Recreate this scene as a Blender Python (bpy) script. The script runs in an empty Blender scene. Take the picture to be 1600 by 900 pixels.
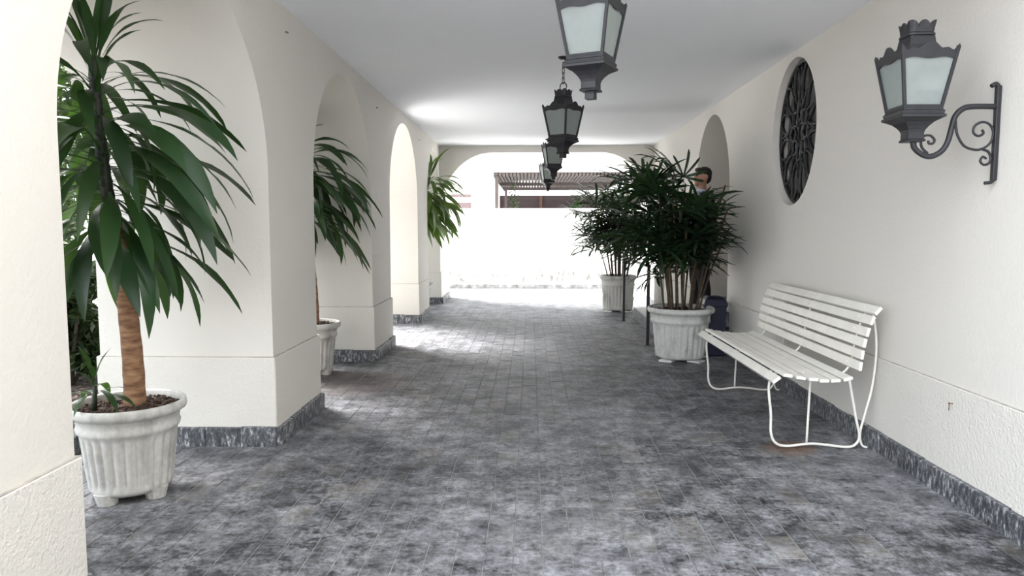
import bpy, bmesh, math, random
import numpy as np
from mathutils import Vector, Matrix, Euler

random.seed(7); RNG = np.random.default_rng(7)
PI = math.pi; R = math.radians
SC = bpy.context.scene
COL = SC.collection

# ------------------------------------------------------------------ camera
cam_d = bpy.data.cameras.new('camera'); cam = bpy.data.objects.new('camera', cam_d)
COL.objects.link(cam)
cam.location = (0, 0, 1.40)
cam.rotation_euler = (R(90) - math.atan(95 / 1120), 0, R(1.478))
cam_d.sensor_width = 36; cam_d.lens = 1120 / 1600 * 36
cam_d.clip_end = 300
SC.camera = cam

# ------------------------------------------------------------------ sky, sun, exposure
w = bpy.data.worlds.new('overcast_sky'); SC.world = w; w.use_nodes = True
bg = w.node_tree.nodes['Background']
bg.inputs[0].default_value = (0.87, 0.935, 1.0, 1)
bg.inputs[1].default_value = 4.3
sun_d = bpy.data.lights.new('sun', 'SUN'); sun_d.energy = 27.0; sun_d.angle = R(30); sun_d.color = (1, .985, .96)
sun = bpy.data.objects.new('sun', sun_d); COL.objects.link(sun)
sun.rotation_euler = Vector((0.57, -0.36, -0.75)).to_track_quat('-Z', 'Y').to_euler()
SC.view_settings.view_transform = 'Standard'
SC.view_settings.look = 'None'
SC.view_settings.gamma = 1.0
SC.view_settings.use_curve_mapping = False
SC.view_settings.exposure = 0.30

# ------------------------------------------------------------------ materials
def new_mat(name):
    m = bpy.data.materials.new(name); m.use_nodes = True
    nt = m.node_tree; b = nt.nodes['Principled BSDF']
    return m, nt, b
def N(nt, t, **kw):
    n = nt.nodes.new(t)
    for k, v in kw.items():
        setattr(n, k, v)
    return n
def ramp(nt, fac, stops):
    r = N(nt, 'ShaderNodeValToRGB')
    el = r.color_ramp.elements
    while len(el) < len(stops): el.new(0.5)
    for e, (p, c) in zip(el, stops):
        e.position = p; e.color = tuple(c) + (1,) if len(c) == 3 else c
    nt.links.new(fac, r.inputs[0]); return r.outputs[0]
def noise(nt, scale, detail=4, rough=.55, vec=None, stretch=None):
    n = N(nt, 'ShaderNodeTexNoise'); n.inputs['Scale'].default_value = scale
    n.inputs['Detail'].default_value = detail; n.inputs['Roughness'].default_value = rough
    if vec is None:
        tc = N(nt, 'ShaderNodeNewGeometry'); vec = tc.outputs['Position']
    if stretch:
        mp = N(nt, 'ShaderNodeMapping'); mp.inputs['Scale'].default_value = stretch
        nt.links.new(vec, mp.inputs[0]); vec = mp.outputs[0]
    nt.links.new(vec, n.inputs['Vector']); return n.outputs[0]
def mix(nt, fac, a, b, mode='MIX'):
    m = N(nt, 'ShaderNodeMix', data_type='RGBA', blend_type=mode)
    for sock, v in ((m.inputs[0], fac), (m.inputs[6], a), (m.inputs[7], b)):
        if hasattr(v, 'links') or hasattr(v, 'is_linked'): nt.links.new(v, sock)
        elif isinstance(v, (int, float)): sock.default_value = v
        else: sock.default_value = tuple(v) + (1,)
    return m.outputs[2]
def bump(nt, b, h, strength=.2, dist=.01):
    bp = N(nt, 'ShaderNodeBump'); bp.inputs['Strength'].default_value = strength
    bp.inputs['Distance'].default_value = dist
    nt.links.new(h, bp.inputs['Height']); nt.links.new(bp.outputs[0], b.inputs['Normal'])

def simple(name, col, rough=.6, var=.12, scale=12, metal=0, bmp=0, bscale=80, spec=.5):
    m, nt, b = new_mat(name)
    lo = tuple(c * (1 - var) for c in col); hi = tuple(min(1, c * (1 + var)) for c in col)
    nt.links.new(ramp(nt, noise(nt, scale), [(.3, lo), (.7, hi)]), b.inputs['Base Color'])
    b.inputs['Roughness'].default_value = rough; b.inputs['Metallic'].default_value = metal
    b.inputs['Specular IOR Level'].default_value = spec
    if bmp: bump(nt, b, noise(nt, bscale, 3), bmp, .004)
    return m

def plaster(name, col, bst, bsc, blotch=.03):
    m, nt, b = new_mat(name)
    base = ramp(nt, noise(nt, 1.3, 3), [(.3, tuple(c * (1 - blotch) for c in col)), (.7, col)])
    nt.links.new(base, b.inputs['Base Color'])
    b.inputs['Roughness'].default_value = .75; b.inputs['Specular IOR Level'].default_value = .25
    bump(nt, b, noise(nt, bsc, 5, .6), bst, .014)
    return m
M = {}
M['plaster'] = plaster('plaster_wall', (.735, .702, .652), .24, 45)
M['dado'] = plaster('plaster_dado', (.755, .722, .668), .60, 60)
M['ledgetop'] = simple('dark_ledge_top', (.45, .41, .37), .95, .25, 14)  # strip for the ledge tops, darker than the dado
M['ceiling'] = plaster('ceiling_paint', (.92, .935, .965), .05, 20, .02)
M['outwall'] = plaster('outdoor_plaster', (.86, .85, .82), .2, 30)

def slate(name, island):
    m, nt, b = new_mat(name)
    if island:
        rnd = N(nt, 'ShaderNodeNewGeometry').outputs['Random Per Island']
    else:
        rnd = N(nt, 'ShaderNodeObjectInfo').outputs['Random']
    tone = ramp(nt, rnd, [(0, (.016, .016, .019)), (.12, (.034, .034, .037)), (.5, (.040, .039, .041)), (.88, (.062, .059, .059)), (1, (.135, .120, .100))])
    fine = noise(nt, 34, 6, .75)
    mid = noise(nt, 9, 6, .7)
    sm = N(nt, 'ShaderNodeMath', operation='MULTIPLY_ADD'); sm.inputs[1].default_value = .5
    nt.links.new(fine, sm.inputs[0]); 
    hm = N(nt, 'ShaderNodeMath', operation='MULTIPLY'); hm.inputs[1].default_value = .5
    nt.links.new(mid, hm.inputs[0]); nt.links.new(hm.outputs[0], sm.inputs[2])
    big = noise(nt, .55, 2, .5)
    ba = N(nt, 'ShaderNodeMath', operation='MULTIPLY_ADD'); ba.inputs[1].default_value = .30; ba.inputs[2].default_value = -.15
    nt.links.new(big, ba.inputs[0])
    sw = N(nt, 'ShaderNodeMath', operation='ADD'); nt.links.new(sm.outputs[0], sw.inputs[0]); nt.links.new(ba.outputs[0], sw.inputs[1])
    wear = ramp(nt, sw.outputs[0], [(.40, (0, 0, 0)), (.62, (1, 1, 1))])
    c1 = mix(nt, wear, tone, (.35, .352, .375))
    dark = ramp(nt, noise(nt, 3.6, 6, .68), [(.36, (.42, .42, .44)), (.58, (1, 1, 1))])
    c3 = mix(nt, 1.0, c1, dark, 'MULTIPLY')
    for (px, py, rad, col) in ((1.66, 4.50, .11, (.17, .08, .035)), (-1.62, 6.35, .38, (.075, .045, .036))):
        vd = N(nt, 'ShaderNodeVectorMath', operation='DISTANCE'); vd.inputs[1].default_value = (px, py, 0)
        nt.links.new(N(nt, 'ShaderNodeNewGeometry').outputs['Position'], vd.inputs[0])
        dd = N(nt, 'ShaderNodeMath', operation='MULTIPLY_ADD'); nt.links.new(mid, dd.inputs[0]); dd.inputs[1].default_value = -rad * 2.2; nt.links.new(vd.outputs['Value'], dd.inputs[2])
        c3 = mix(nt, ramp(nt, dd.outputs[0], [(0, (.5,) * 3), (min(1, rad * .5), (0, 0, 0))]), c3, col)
    nt.links.new(c3, b.inputs['Base Color'])
    rr = ramp(nt, sm.outputs[0], [(.35, (.50,) * 3), (.65, (.74,) * 3)])
    nt.links.new(rr, b.inputs['Roughness'])
    b.inputs['Specular IOR Level'].default_value = .3
    bump(nt, b, sm.outputs[0], .35, .008)
    return m
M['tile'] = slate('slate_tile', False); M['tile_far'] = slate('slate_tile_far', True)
M['mortar'] = simple('mortar', (.24, .23, .225), .9, .3, 30)
M['concrete'] = simple('driveway_concrete', (.62, .61, .60), .85, .08, 3, bmp=.2)

def granite():
    m, nt, b = new_mat('granite_skirting')
    a = noise(nt, 26, 6, .75, stretch=(1.8, 1.8, .7))
    c = ramp(nt, a, [(.36, (.035, .038, .045)), (.50, (.095, .10, .11)), (.57, (.26, .265, .275)), (.66, (.68, .68, .67))])
    rnd = N(nt, 'ShaderNodeObjectInfo').outputs['Random']
    t = ramp(nt, rnd, [(0, (.7, .7, .72)), (1, (1.15, 1.15, 1.15))])
    nt.links.new(mix(nt, 1.0, c, t, 'MULTIPLY'), b.inputs['Base Color'])
    b.inputs['Roughness'].default_value = .5
    bump(nt, b, a, .25, .006)
    return m
M['granite'] = granite()
M['kerbgrey'] = simple('grey_kerb', (.30, .30, .30), .85, .5, 8)
def stained():
    m, nt, b = new_mat('stained_boundary_plaster')
    sx = N(nt, 'ShaderNodeSeparateXYZ'); nt.links.new(N(nt, 'ShaderNodeNewGeometry').outputs['Position'], sx.inputs[0])
    band = ramp(nt, sx.outputs[2], [(.05, (0, 0, 0)), (.16, (1, 1, 1)), (.42, (1, 1, 1)), (.62, (0, 0, 0))])
    sp = ramp(nt, noise(nt, 9, 6, .7, stretch=(1.6, 1, .7)), [(.50, (0, 0, 0)), (.60, (1, 1, 1))])
    msk = mix(nt, 1.0, band, sp, 'MULTIPLY')
    nt.links.new(mix(nt, msk, (.80, .79, .76), (.20, .19, .175)), b.inputs['Base Color'])
    b.inputs['Roughness'].default_value = .85
    return m
M['stainedwall'] = stained()
M['blockgrey'] = simple('bounce_block_grey', (.11, .11, .108), .85, .1, 3, bmp=.2)  # kept dark so the added wall throws little light back
M['iron'] = simple('black_iron', (.009, .009, .011), .45, .3, 40, bmp=.1, bscale=120)
M['iron2'] = simple('charcoal_lantern_metal', (.019, .019, .023), .5, .25, 30, bmp=.12, bscale=90)
def frosted():
    m, nt, b = new_mat('frosted_glass')
    nt.links.new(ramp(nt, noise(nt, 14, 3), [(.3, (.35, .38, .37)), (.7, (.45, .48, .47))]), b.inputs['Base Color'])
    b.inputs['Roughness'].default_value = .35
    b.inputs['Subsurface Weight'].default_value = 0
    tr = N(nt, 'ShaderNodeBsdfTranslucent'); tr.inputs[0].default_value = (.80, .86, .83, 1)
    mx = N(nt, 'ShaderNodeMixShader'); mx.inputs[0].default_value = .50
    nt.links.new(b.outputs[0], mx.inputs[1]); nt.links.new(tr.outputs[0], mx.inputs[2])
    nt.links.new(mx.outputs[0], nt.nodes['Material Output'].inputs[0])
    return m
M['frost'] = frosted()
M['winglass'] = simple('obscure_window_glass', (.20, .185, .17), .35, .1, 8)
M['benchpaint'] = simple('white_bench_paint', (.80, .77, .71), .4, .06, 8, bmp=.05)
def potmat():
    m, nt, b = new_mat('weathered_white_plastic_pot')
    st = ramp(nt, noise(nt, 7, 5, .6, stretch=(1, 1, .45)), [(.50, (0, 0, 0)), (.74, (1, 1, 1))])
    base = ramp(nt, noise(nt, 40, 4), [(.3, (.52, .51, .485)), (.7, (.62, .61, .585))])
    nt.links.new(mix(nt, st, base, (.27, .27, .245)), b.inputs['Base Color'])
    b.inputs['Roughness'].default_value = .6
    bump(nt, b, noise(nt, 60, 3), .1, .004)
    return m
M['pot'] = potmat()
M['soil'] = simple('potting_soil', (.060, .035, .026), .95, .6, 60, bmp=.8, bscale=70)
M['gardensoil'] = simple('garden_soil', (.075, .060, .050), .95, .5, 9, bmp=.6, bscale=30)
def leafmat(name, c1, c2, rough=.38, tr=.18, tcol=(.10, .22, .03)):
    m, nt, b = new_mat(name)
    rnd = N(nt, 'ShaderNodeObjectInfo').outputs['Random']
    geo = N(nt, 'ShaderNodeNewGeometry').outputs['Random Per Island']
    ad = N(nt, 'ShaderNodeMath', operation='ADD'); nt.links.new(rnd, ad.inputs[0]); nt.links.new(geo, ad.inputs[1])
    fr = N(nt, 'ShaderNodeMath', operation='FRACT'); nt.links.new(ad.outputs[0], fr.inputs[0])
    nt.links.new(ramp(nt, fr.outputs[0], [(0, c1), (1, c2)]), b.inputs['Base Color'])
    b.inputs['Roughness'].default_value = rough; b.inputs['Specular IOR Level'].default_value = .4
    t = N(nt, 'ShaderNodeBsdfTranslucent'); t.inputs[0].default_value = tcol + (1,)
    mx = N(nt, 'ShaderNodeMixShader'); mx.inputs[0].default_value = tr
    nt.links.new(b.outputs[0], mx.inputs[1]); nt.links.new(t.outputs[0], mx.inputs[2])
    nt.links.new(mx.outputs[0], nt.nodes['Material Output'].inputs[0])
    return m
M['dleaf'] = leafmat('dracaena_leaf', (.008, .026, .011), (.020, .055, .016))
M['dleaf_lit'] = leafmat('dracaena_leaf_lit', (.022, .052, .012), (.075, .13, .025), tr=.22, tcol=(.16, .27, .04))  # brighter copy of the leaf colour, lit look painted in for the far plant
M['pleaf'] = leafmat('palm_leaf', (.006, .018, .009), (.014, .036, .014), tr=.10)
M['hedge'] = leafmat('shrub_leaf', (.012, .026, .010), (.042, .070, .022), tr=.2, tcol=(.09, .16, .035))
M['hedge2'] = leafmat('shrub_leaf_pale', (.10, .15, .05), (.22, .28, .11), tr=.25, tcol=(.2, .3, .08))
M['litter'] = leafmat('leaf_litter', (.08, .055, .045), (.32, .24, .21), .8, .0)
def trunkmat():
    m, nt, b = new_mat('dracaena_trunk_bark')
    a = noise(nt, 16, 5, .6, stretch=(.6, .6, 2.2))
    nt.links.new(ramp(nt, a, [(.32, (.11, .055, .028)), (.5, (.26, .135, .07)), (.68, (.40, .24, .14))]), b.inputs['Base Color'])
    b.inputs['Roughness'].default_value = .8
    bump(nt, b, a, .5, .01); return m
M['trunk'] = trunkmat()
M['cane'] = simple('palm_cane', (.075, .05, .03), .85, .4, 30, bmp=.4)
M['stemgreen'] = simple('green_stem', (.014, .021, .010), .6, .3, 25)
M['whitetile'] = simple('white_ceramic_tile', (.72, .72, .70), .4, .05)
M['navy'] = simple('navy_plastic', (.008, .009, .028), .45, .2)
M['suit'] = simple('black_suit_cloth', (.010, .010, .013), .9, .3, 40)
M['shirt'] = simple('pale_blue_shirt_cloth', (.52, .56, .68), .9, .06, 20)
M['skin'] = simple('skin', (.42, .22, .15), .55, .08, 14)
M['hair'] = simple('dark_hair', (.012, .009, .008), .7, .3, 60)
M['eye'] = simple('dark_eye', (.01, .01, .01), .3, .1)
M['whitebin'] = simple('white_painted_metal', (.74, .72, .66), .45, .05)
M['pergola'] = simple('brown_pergola_timber', (.040, .028, .025), .7, .2, 6)
M['redboard'] = simple('dark_red_brown_boards', (.016, .006, .006), .7, .25, 6)
M['orangewood'] = simple('orange_brown_timber', (.06, .022, .010), .65, .2, 6)
M['pink'] = simple('faded_pink_plaster', (.085, .058, .060), .8, .1, 3)
M['doorwood'] = simple('dark_door_wood', (.10, .055, .03), .5, .25, 6)
M['rust'] = simple('rusty_steel', (.16, .065, .03), .85, .35, 60)
M['bark'] = simple('tree_bark', (.07, .055, .04), .9, .4, 14, bmp=.6, bscale=20)

# ------------------------------------------------------------------ mesh helpers
class MB:
    def __init__(s): s.v = []; s.f = []; s.sm = []
    def add(s, vs, fs, smooth=False):
        o = len(s.v); s.v += [tuple(v) for v in vs]
        s.f += [tuple(i + o for i in f) for f in fs]; s.sm += [smooth] * len(fs)
        return s
    def box(s, x0, x1, y0, y1, z0, z1, mat=None):
        vs = [(x, y, z) for x in (x0, x1) for y in (y0, y1) for z in (z0, z1)]
        if mat is not None: vs = [mat @ Vector(v) for v in vs]
        return s.add(vs, [(0, 1, 3, 2), (4, 6, 7, 5), (0, 4, 5, 1), (2, 3, 7, 6), (0, 2, 6, 4), (1, 5, 7, 3)])
    def bbox(s, x0, x1, y0, y1, z0, z1, b=.004, mat=None):
        bm = bmesh.new(); bmesh.ops.create_cube(bm, size=1)
        for v in bm.verts:
            v.co = Vector((x0 + (v.co.x + .5) * (x1 - x0), y0 + (v.co.y + .5) * (y1 - y0), z0 + (v.co.z + .5) * (z1 - z0)))
        bmesh.ops.bevel(bm, geom=bm.edges[:], offset=b, segments=1, affect='EDGES')
        s.addbm(bm, mat); return s
    def addbm(s, bm, mat=None, smooth=False):
        bm.verts.index_update()
        vs = [(mat @ v.co) if mat is not None else v.co.copy() for v in bm.verts]
        s.add(vs, [[v.index for v in f.verts] for f in bm.faces], smooth); bm.free()
    def tube(s, pts, r, n=8, caps=True, smooth=True):
        pts = [Vector(p) for p in pts]; k = len(pts)
        rs = r if isinstance(r, (list, tuple)) else [r] * k
        vs = []; up = None
        for i, p in enumerate(pts):
            t = (pts[min(i + 1, k - 1)] - pts[max(i - 1, 0)]).normalized()
            if up is None:
                up = t.orthogonal().normalized()
            up = (up - t * up.dot(t))
            up = up.normalized() if up.length > 1e-6 else t.orthogonal().normalized()
            sd = t.cross(up)
            for j in range(n):
                a = 2 * PI * j / n
                vs.append(p + (up * math.cos(a) + sd * math.sin(a)) * rs[i])
        fs = [(i * n + j, i * n + (j + 1) % n, (i + 1) * n + (j + 1) % n, (i + 1) * n + j) for i in range(k - 1) for j in range(n)]
        s.add(vs, fs, smooth)
        if caps:
            o = len(s.v) - len(vs)
            s.f.append(tuple(o + j for j in reversed(range(n)))); s.sm.append(False)
            s.f.append(tuple(o + (k - 1) * n + j for j in range(n))); s.sm.append(False)
        return s
    def lathe(s, prof, n=48, mod=None, smooth=True):
        vs = []
        for (r, z) in prof:
            for j in range(n):
                a = 2 * PI * j / n
                rr = r + (mod(a, z) if mod else 0)
                vs.append((rr * math.cos(a), rr * math.sin(a), z))
        fs = [(i * n + j, i * n + (j + 1) % n, (i + 1) * n + (j + 1) % n, (i + 1) * n + j) for i in range(len(prof) - 1) for j in range(n)]
        return s.add(vs, fs, smooth)
    def sqloft(s, prof, cap=True):
        vs = []
        for (h, z) in prof:
            vs += [(-h, -h, z), (h, -h, z), (h, h, z), (-h, h, z)]
        fs = [(i * 4 + j, i * 4 + (j + 1) % 4, i * 4 + 4 + (j + 1) % 4, i * 4 + 4 + j) for i in range(len(prof) - 1) for j in range(4)]
        if cap: fs += [(3, 2, 1, 0), tuple(len(vs) - 4 + j for j in range(4))]
        return s.add(vs, fs)
    def prism(s, outline, th, mat):
        """outline in local xz plane, thickness along local y, transformed by mat"""
        k = len(outline)
        vs = [mat @ Vector((x, -th / 2, z)) for x, z in outline] + [mat @ Vector((x, th / 2, z)) for x, z in outline]
        fs = [tuple(range(k)), tuple(reversed(range(k, 2 * k)))] + [((i + 1) % k, i, k + i, k + (i + 1) % k) for i in range(k)]
        return s.add(vs, fs)
    def mesh(s, name, mat):
        me = bpy.data.meshes.new(name); me.from_pydata([tuple(v) for v in s.v], [], s.f)
        me.polygons.foreach_set('use_smooth', s.sm)
        me.materials.append(M[mat] if isinstance(mat, str) else mat); me.update(); return me
    def build(s, name, mat, parent=None, loc=None):
        return obj(name, s.mesh(name, mat), parent, loc)
def obj(name, me, parent=None, loc=None):
    o = bpy.data.objects.new(name, me); COL.objects.link(o)
    if parent: o.parent = parent
    if loc is not None: o.location = loc
    return o
def fixn(o):
    bm = bmesh.new(); bm.from_mesh(o.data); bmesh.ops.recalc_face_normals(bm, faces=bm.faces[:]); bm.to_mesh(o.data); bm.free(); return o
def tag(o, label=None, cat=None, group=None, kind=None):
    if label: o['label'] = label
    if cat: o['category'] = cat
    if group: o['group'] = group
    if kind: o['kind'] = kind
    return o
def empty(name, loc=(0, 0, 0), rz=0, sc=1):
    o = bpy.data.objects.new(name, None); COL.objects.link(o); o.location = loc
    o.rotation_euler = (0, 0, rz); o.scale = (sc,) * 3; o.empty_display_size = .1
    return o
def copy_tree(o, parent=None):
    c = o.copy(); COL.objects.link(c)
    c.parent = parent
    for ch in [x for x in o.children]: copy_tree(ch, c)
    return c
def catmull(pts, k=6):
    P = [Vector(p) for p in pts]; out = []
    for i in range(len(P) - 1):
        p0 = P[max(i - 1, 0)]; p1 = P[i]; p2 = P[i + 1]; p3 = P[min(i + 2, len(P) - 1)]
        for j in range(k):
            t = j / k
            out.append(.5 * ((2 * p1) + (p2 - p0) * t + (2 * p0 - 5 * p1 + 4 * p2 - p3) * t * t + (3 * p1 - p0 - 3 * p2 + p3) * t ** 3))
    out.append(P[-1]); return out

# ------------------------------------------------------------------ setting: dimensions
XL, XLO, XR, XRO = -1.64, -2.76, 2.20, 2.85
ZC = 2.86
Y_CEIL0, Y_END0, Y_END1 = 2.75, 13.0, 14.2
PILL = [(0.9, 2.48), (4.48, 5.42), (7.38, 8.36), (10.42, 11.40), (13.0, 14.2)]
ARCH = [(PILL[i][1], PILL[i + 1][0]) for i in range(4)]
ZTOP = 2.73

def strip_wall(name, xa, xb, cols, ztop, parent=None, mat='plaster'):
    """wall between planes x=xa and x=xb; cols = list of (y, [(zlo,zhi),...]) sections; equal counts are joined"""
    m = MB()
    for (y0, iv0), (y1, iv1) in zip(cols[:-1], cols[1:]):
        if y1 - y0 < 1e-6: continue
        for (a0, b0), (a1, b1) in zip(iv0, iv1):
            for x, flip in ((xa, 0), (xb, 1)):
                q = [(x, y0, a0), (x, y1, a1), (x, y1, b1), (x, y0, b0)]
                m.add(q, [(0, 1, 2, 3) if not flip else (3, 2, 1, 0)])
            m.add([(xa, y0, a0), (xa, y1, a1), (xb, y1, a1), (xb, y0, a0)], [(0, 3, 2, 1)], True)
            m.add([(xa, y0, b0), (xa, y1, b1), (xb, y1, b1), (xb, y0, b0)], [(0, 1, 2, 3)], True)
    return m

# left arcade wall
cols = []; jamb = []
for i, (p0, p1) in enumerate(PILL):
    cols += [(p0, [(0, ZC)]), (p1, [(0, ZC)])]
    jamb += [p0, p1]
    if i < 4:
        a0, a1 = ARCH[i]; c = (a0 + a1) / 2; a = (a1 - a0) / 2; b = 1.0; zs = ZTOP - b
        K = 48
        for k in range(K + 1):
            t = PI - PI * k / K
            cols.append((c + a * math.cos(t), [(zs + b * math.sin(t), ZC)]))
m = strip_wall('wall_left', XL, XLO, cols, ZC)
for y in jamb:
    top = ZTOP - 1.0 if y not in (PILL[0][0], PILL[-1][1]) else ZC
    m.add([(XL, y, 0), (XLO, y, 0), (XLO, y, top), (XL, y, top)], [(0, 1, 2, 3)])
wl = m.build('wall_left', 'plaster'); tag(wl, 'white plastered arcade wall of four round arches', kind='structure')
# merge doubles for smooth soffits while keeping crisp corners
for (p0, p1) in PILL:
    d = .018
    mm = MB().bbox(XLO - d, XL + d, p0 - d, p1 + d, .0, .575, .006)
    pl_ = mm.build('plinth', 'dado', wl)
    MB().box(XLO - d + .004, XL + d - .0035, p0 - d + .0035, p1 + d - .0035, .570, .5765).build('dark_ledge', 'ledgetop', pl_)

# right wall: door arch and oval window
DY0, DY1 = 8.05, 9.70; dc = (DY0 + DY1) / 2; da = (DY1 - DY0) / 2; DZ = 2.75; db = 1.0
WY, WZ, WA, WB = 6.17, 2.195, .50, .61
cols = [(-0.5, [(0, ZC)]), (WY - WA, [(0, ZC)])]
cols += [(WY - WA, [(0, WZ), (WZ, ZC)])]
for k in range(1, 48):
    t = PI - PI * k / 48; s_ = WB * math.sin(t)
    cols.append((WY + WA * math.cos(t), [(0, WZ - s_), (WZ + s_, ZC)]))
cols += [(WY + WA, [(0, WZ), (WZ, ZC)]), (WY + WA, [(0, ZC)]), (DY0, [(0, ZC)])]
for k in range(49):
    t = PI - PI * k / 48
    cols.append((dc + da * math.cos(t), [(DZ - db + db * math.sin(t), ZC)]))
cols += [(DY1, [(0, ZC)]), (Y_END1, [(0, ZC)])]
m = strip_wall('wall_right', XR, XRO, cols, ZC)
for y in (DY0, DY1):
    m.add([(XR, y, 0), (XRO, y, 0), (XRO, y, DZ - db), (XR, y, DZ - db)], [(0, 1, 2, 3)])
wr = m.build('wall_right', 'plaster'); tag(wr, 'white plastered wall with an arched doorway and an oval window', kind='structure')
for y0, y1 in ((-0.5, DY0), (DY1, Y_END1)):
    dd_ = MB().bbox(XR - .016, XR + .05, y0, y1, 0, .582, .006).build('dado', 'dado', wr)
    MB().box(XR - .0125, XR + .02, y0 + .003, y1 - .003, .577, .5835).build('dark_ledge', 'ledgetop', dd_)
# back of the door niche
MB().box(XRO, XRO + .1, DY0 - .4, DY1 + .4, 0, ZC).build('niche_back', 'plaster', wr)
MB().box(XRO, XRO + .1, WY - .9, WY + .9, 1.3, ZC).build('window_back', 'plaster', wr)

# end wall with basket arch
m = MB(); cx = []
zs, b = 1.60, 1.135
def endz(x):
    if x < -.69: u = (x + .69) / (XL + .69 - .001); return zs + b * math.sqrt(max(0, 1 - u * u))
    if x > 1.25: u = (x - 1.25) / (XR - 1.25 + .001); return zs + b * math.sqrt(max(0, 1 - u * u))
    return zs + b
xs = [XL + .95 * (1 - math.cos(k / 24 * PI / 2)) for k in range(25)] + [1.25 + .95 * math.sin(k / 24 * PI / 2) for k in range(25)]
for x0, x1 in zip(xs[:-1], xs[1:]):
    z0, z1 = endz(x0), endz(x1)
    m.add([(x0, Y_END0, z0), (x1, Y_END0, z1), (x1, Y_END0, ZC), (x0, Y_END0, ZC)], [(0, 1, 2, 3)])
    m.add([(x0, Y_END1, z0), (x1, Y_END1, z1), (x1, Y_END1, ZC), (x0, Y_END1, ZC)], [(3, 2, 1, 0)])
    m.add([(x0, Y_END0, z0), (x1, Y_END0, z1), (x1, Y_END1, z1), (x0, Y_END1, z0)], [(3, 2, 1, 0)], True)
we = m.build('wall_end', 'plaster'); tag(we, 'plastered end beam with a wide basket arch', kind='structure')

# ceiling
ce = MB().box(XLO, XRO + .8, Y_CEIL0, Y_END1, ZC, ZC + .35).build('ceiling', 'ceiling'); tag(ce, 'flat white painted ceiling', kind='structure')

an = MB().box(XR + .01, XRO, -14, -.5, -.02, 8.5).build('bounce_block_wall', 'blockgrey'); tag(an, 'unseen dark grey wall added behind the camera to cut bounce light', kind='structure')  # added out of view, dims the light reaching the nearest pillar
us = MB().box(XLO, XRO + 5, Y_CEIL0, Y_END1, ZC + .36, 8.5).build('added_light_block', 'outwall'); tag(us, 'unseen white mass added above the ceiling to block sun and sky', kind='structure')  # added out of view, shades the near end from sun and sky
MB().box(XR, XRO, -0.5, Y_CEIL0, ZC, 8.5).build('added_upper_wall', 'plaster', wr)  # added above the frame, narrows the sky over the near end
# ------------------------------------------------------------------ floor
TW, TL, GAP = .125, .225, .0035
fl = MB().box(XLO - .02, XR + .02, -1.2, Y_END1 + .2, -.05, -.0018).build('floor', 'mortar'); tag(fl, 'dark slate paving in staggered courses', kind='structure')
def tile_mesh(k):
    rnd = random.Random(k); m = MB(); hx = (TW - GAP) / 2; hy = (TL - .002) / 2; bv = .002
    j = lambda: rnd.uniform(-.0012, .0012)
    base = [(-hx, -hy), (hx, -hy), (hx, hy), (-hx, hy)]
    vs = [(x + j(), y + j(), -.01) for x, y in base] + [(x + j(), y + j(), -.0015) for x, y in base] + \
         [(x - math.copysign(bv, x), y - math.copysign(bv, y), .001 + j() * .7) for x, y in base]
    fs = [(8, 9, 10, 11)]
    for r_ in (0, 4):
        fs += [(r_ + i, r_ + (i + 1) % 4, r_ + 4 + (i + 1) % 4, r_ + 4 + i) for i in range(4)]
    return vs, fs
TV = [tile_mesh(k) for k in range(8)]
tmesh = []
for vs, fs in TV:
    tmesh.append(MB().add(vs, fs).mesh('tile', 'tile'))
spots = []
ncol = int((XR - XLO) / TW) + 1
for c in range(ncol):
    x = XR - .02 - TW / 2 - c * TW
    if x - TW / 2 < XLO: break
    off = (c * .37 % 1) * TL
    y = -1.1 - off
    while y < Y_END1 + .1:
        cy = y + TL / 2
        inp = any(p0 + .1 < cy < p1 - .1 for p0, p1 in PILL) and x < XL - .08
        if not inp and cy > -1.0: spots.append((x, cy))
        y += TL
def infr(x, y):
    return y > 2.68 and -.70 < (x / y) < .715 and not (x < XL and y < 3.0)
near = sorted([s for s in spots if infr(*s)], key=lambda s: s[1])[:300]
nset = set(near)
for i, (x, y) in enumerate(near):
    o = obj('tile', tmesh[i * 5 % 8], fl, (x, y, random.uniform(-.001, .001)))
    o.rotation_euler = (random.uniform(-.004, .004), random.uniform(-.006, .006), random.uniform(-.006, .006))
m = MB()
for s in spots:
    if s in nset: continue
    vs, fs = TV[random.randrange(8)]
    dz = random.uniform(-.001, .001); tx = random.uniform(-.006, .006); ty = random.uniform(-.004, .004)
    m.add([(s[0] + a, s[1] + b_, c + dz + a * tx + b_ * ty) for a, b_, c in vs], fs)
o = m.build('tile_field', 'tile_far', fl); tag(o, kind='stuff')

# granite skirting tiles
SKM = {}
def skirt(parent, p, q, h=.125, out=.03, L=.24):
    """tiles along segment p->q (xy), outward normal to the right of p->q"""
    p = Vector((p[0], p[1], 0)); q = Vector((q[0], q[1], 0)); d = q - p; n = max(1, round(d.length / L)); l = d.length / n
    ang = math.atan2(d.y, d.x)
    key = round(l, 3)
    if key not in SKM:
        SKM[key] = MB().bbox(-l / 2 + .0015, l / 2 - .0015, -out, .012, -.004, h, .003).mesh('tile', 'granite')
    for k in range(n):
        c = p + d * ((k + .5) / n)
        o = obj('tile', SKM[key], parent, (c.x, c.y, 0)); o.rotation_euler = (0, 0, ang)
        o.scale = (1, random.uniform(.9, 1.05), random.uniform(.96, 1.04))
bl = empty('baseboard_left'); tag(bl, 'dark granite skirting around the arcade pillars', kind='structure')
br = empty('baseboard_right'); tag(br, 'dark granite skirting along the right wall', kind='structure')
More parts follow.
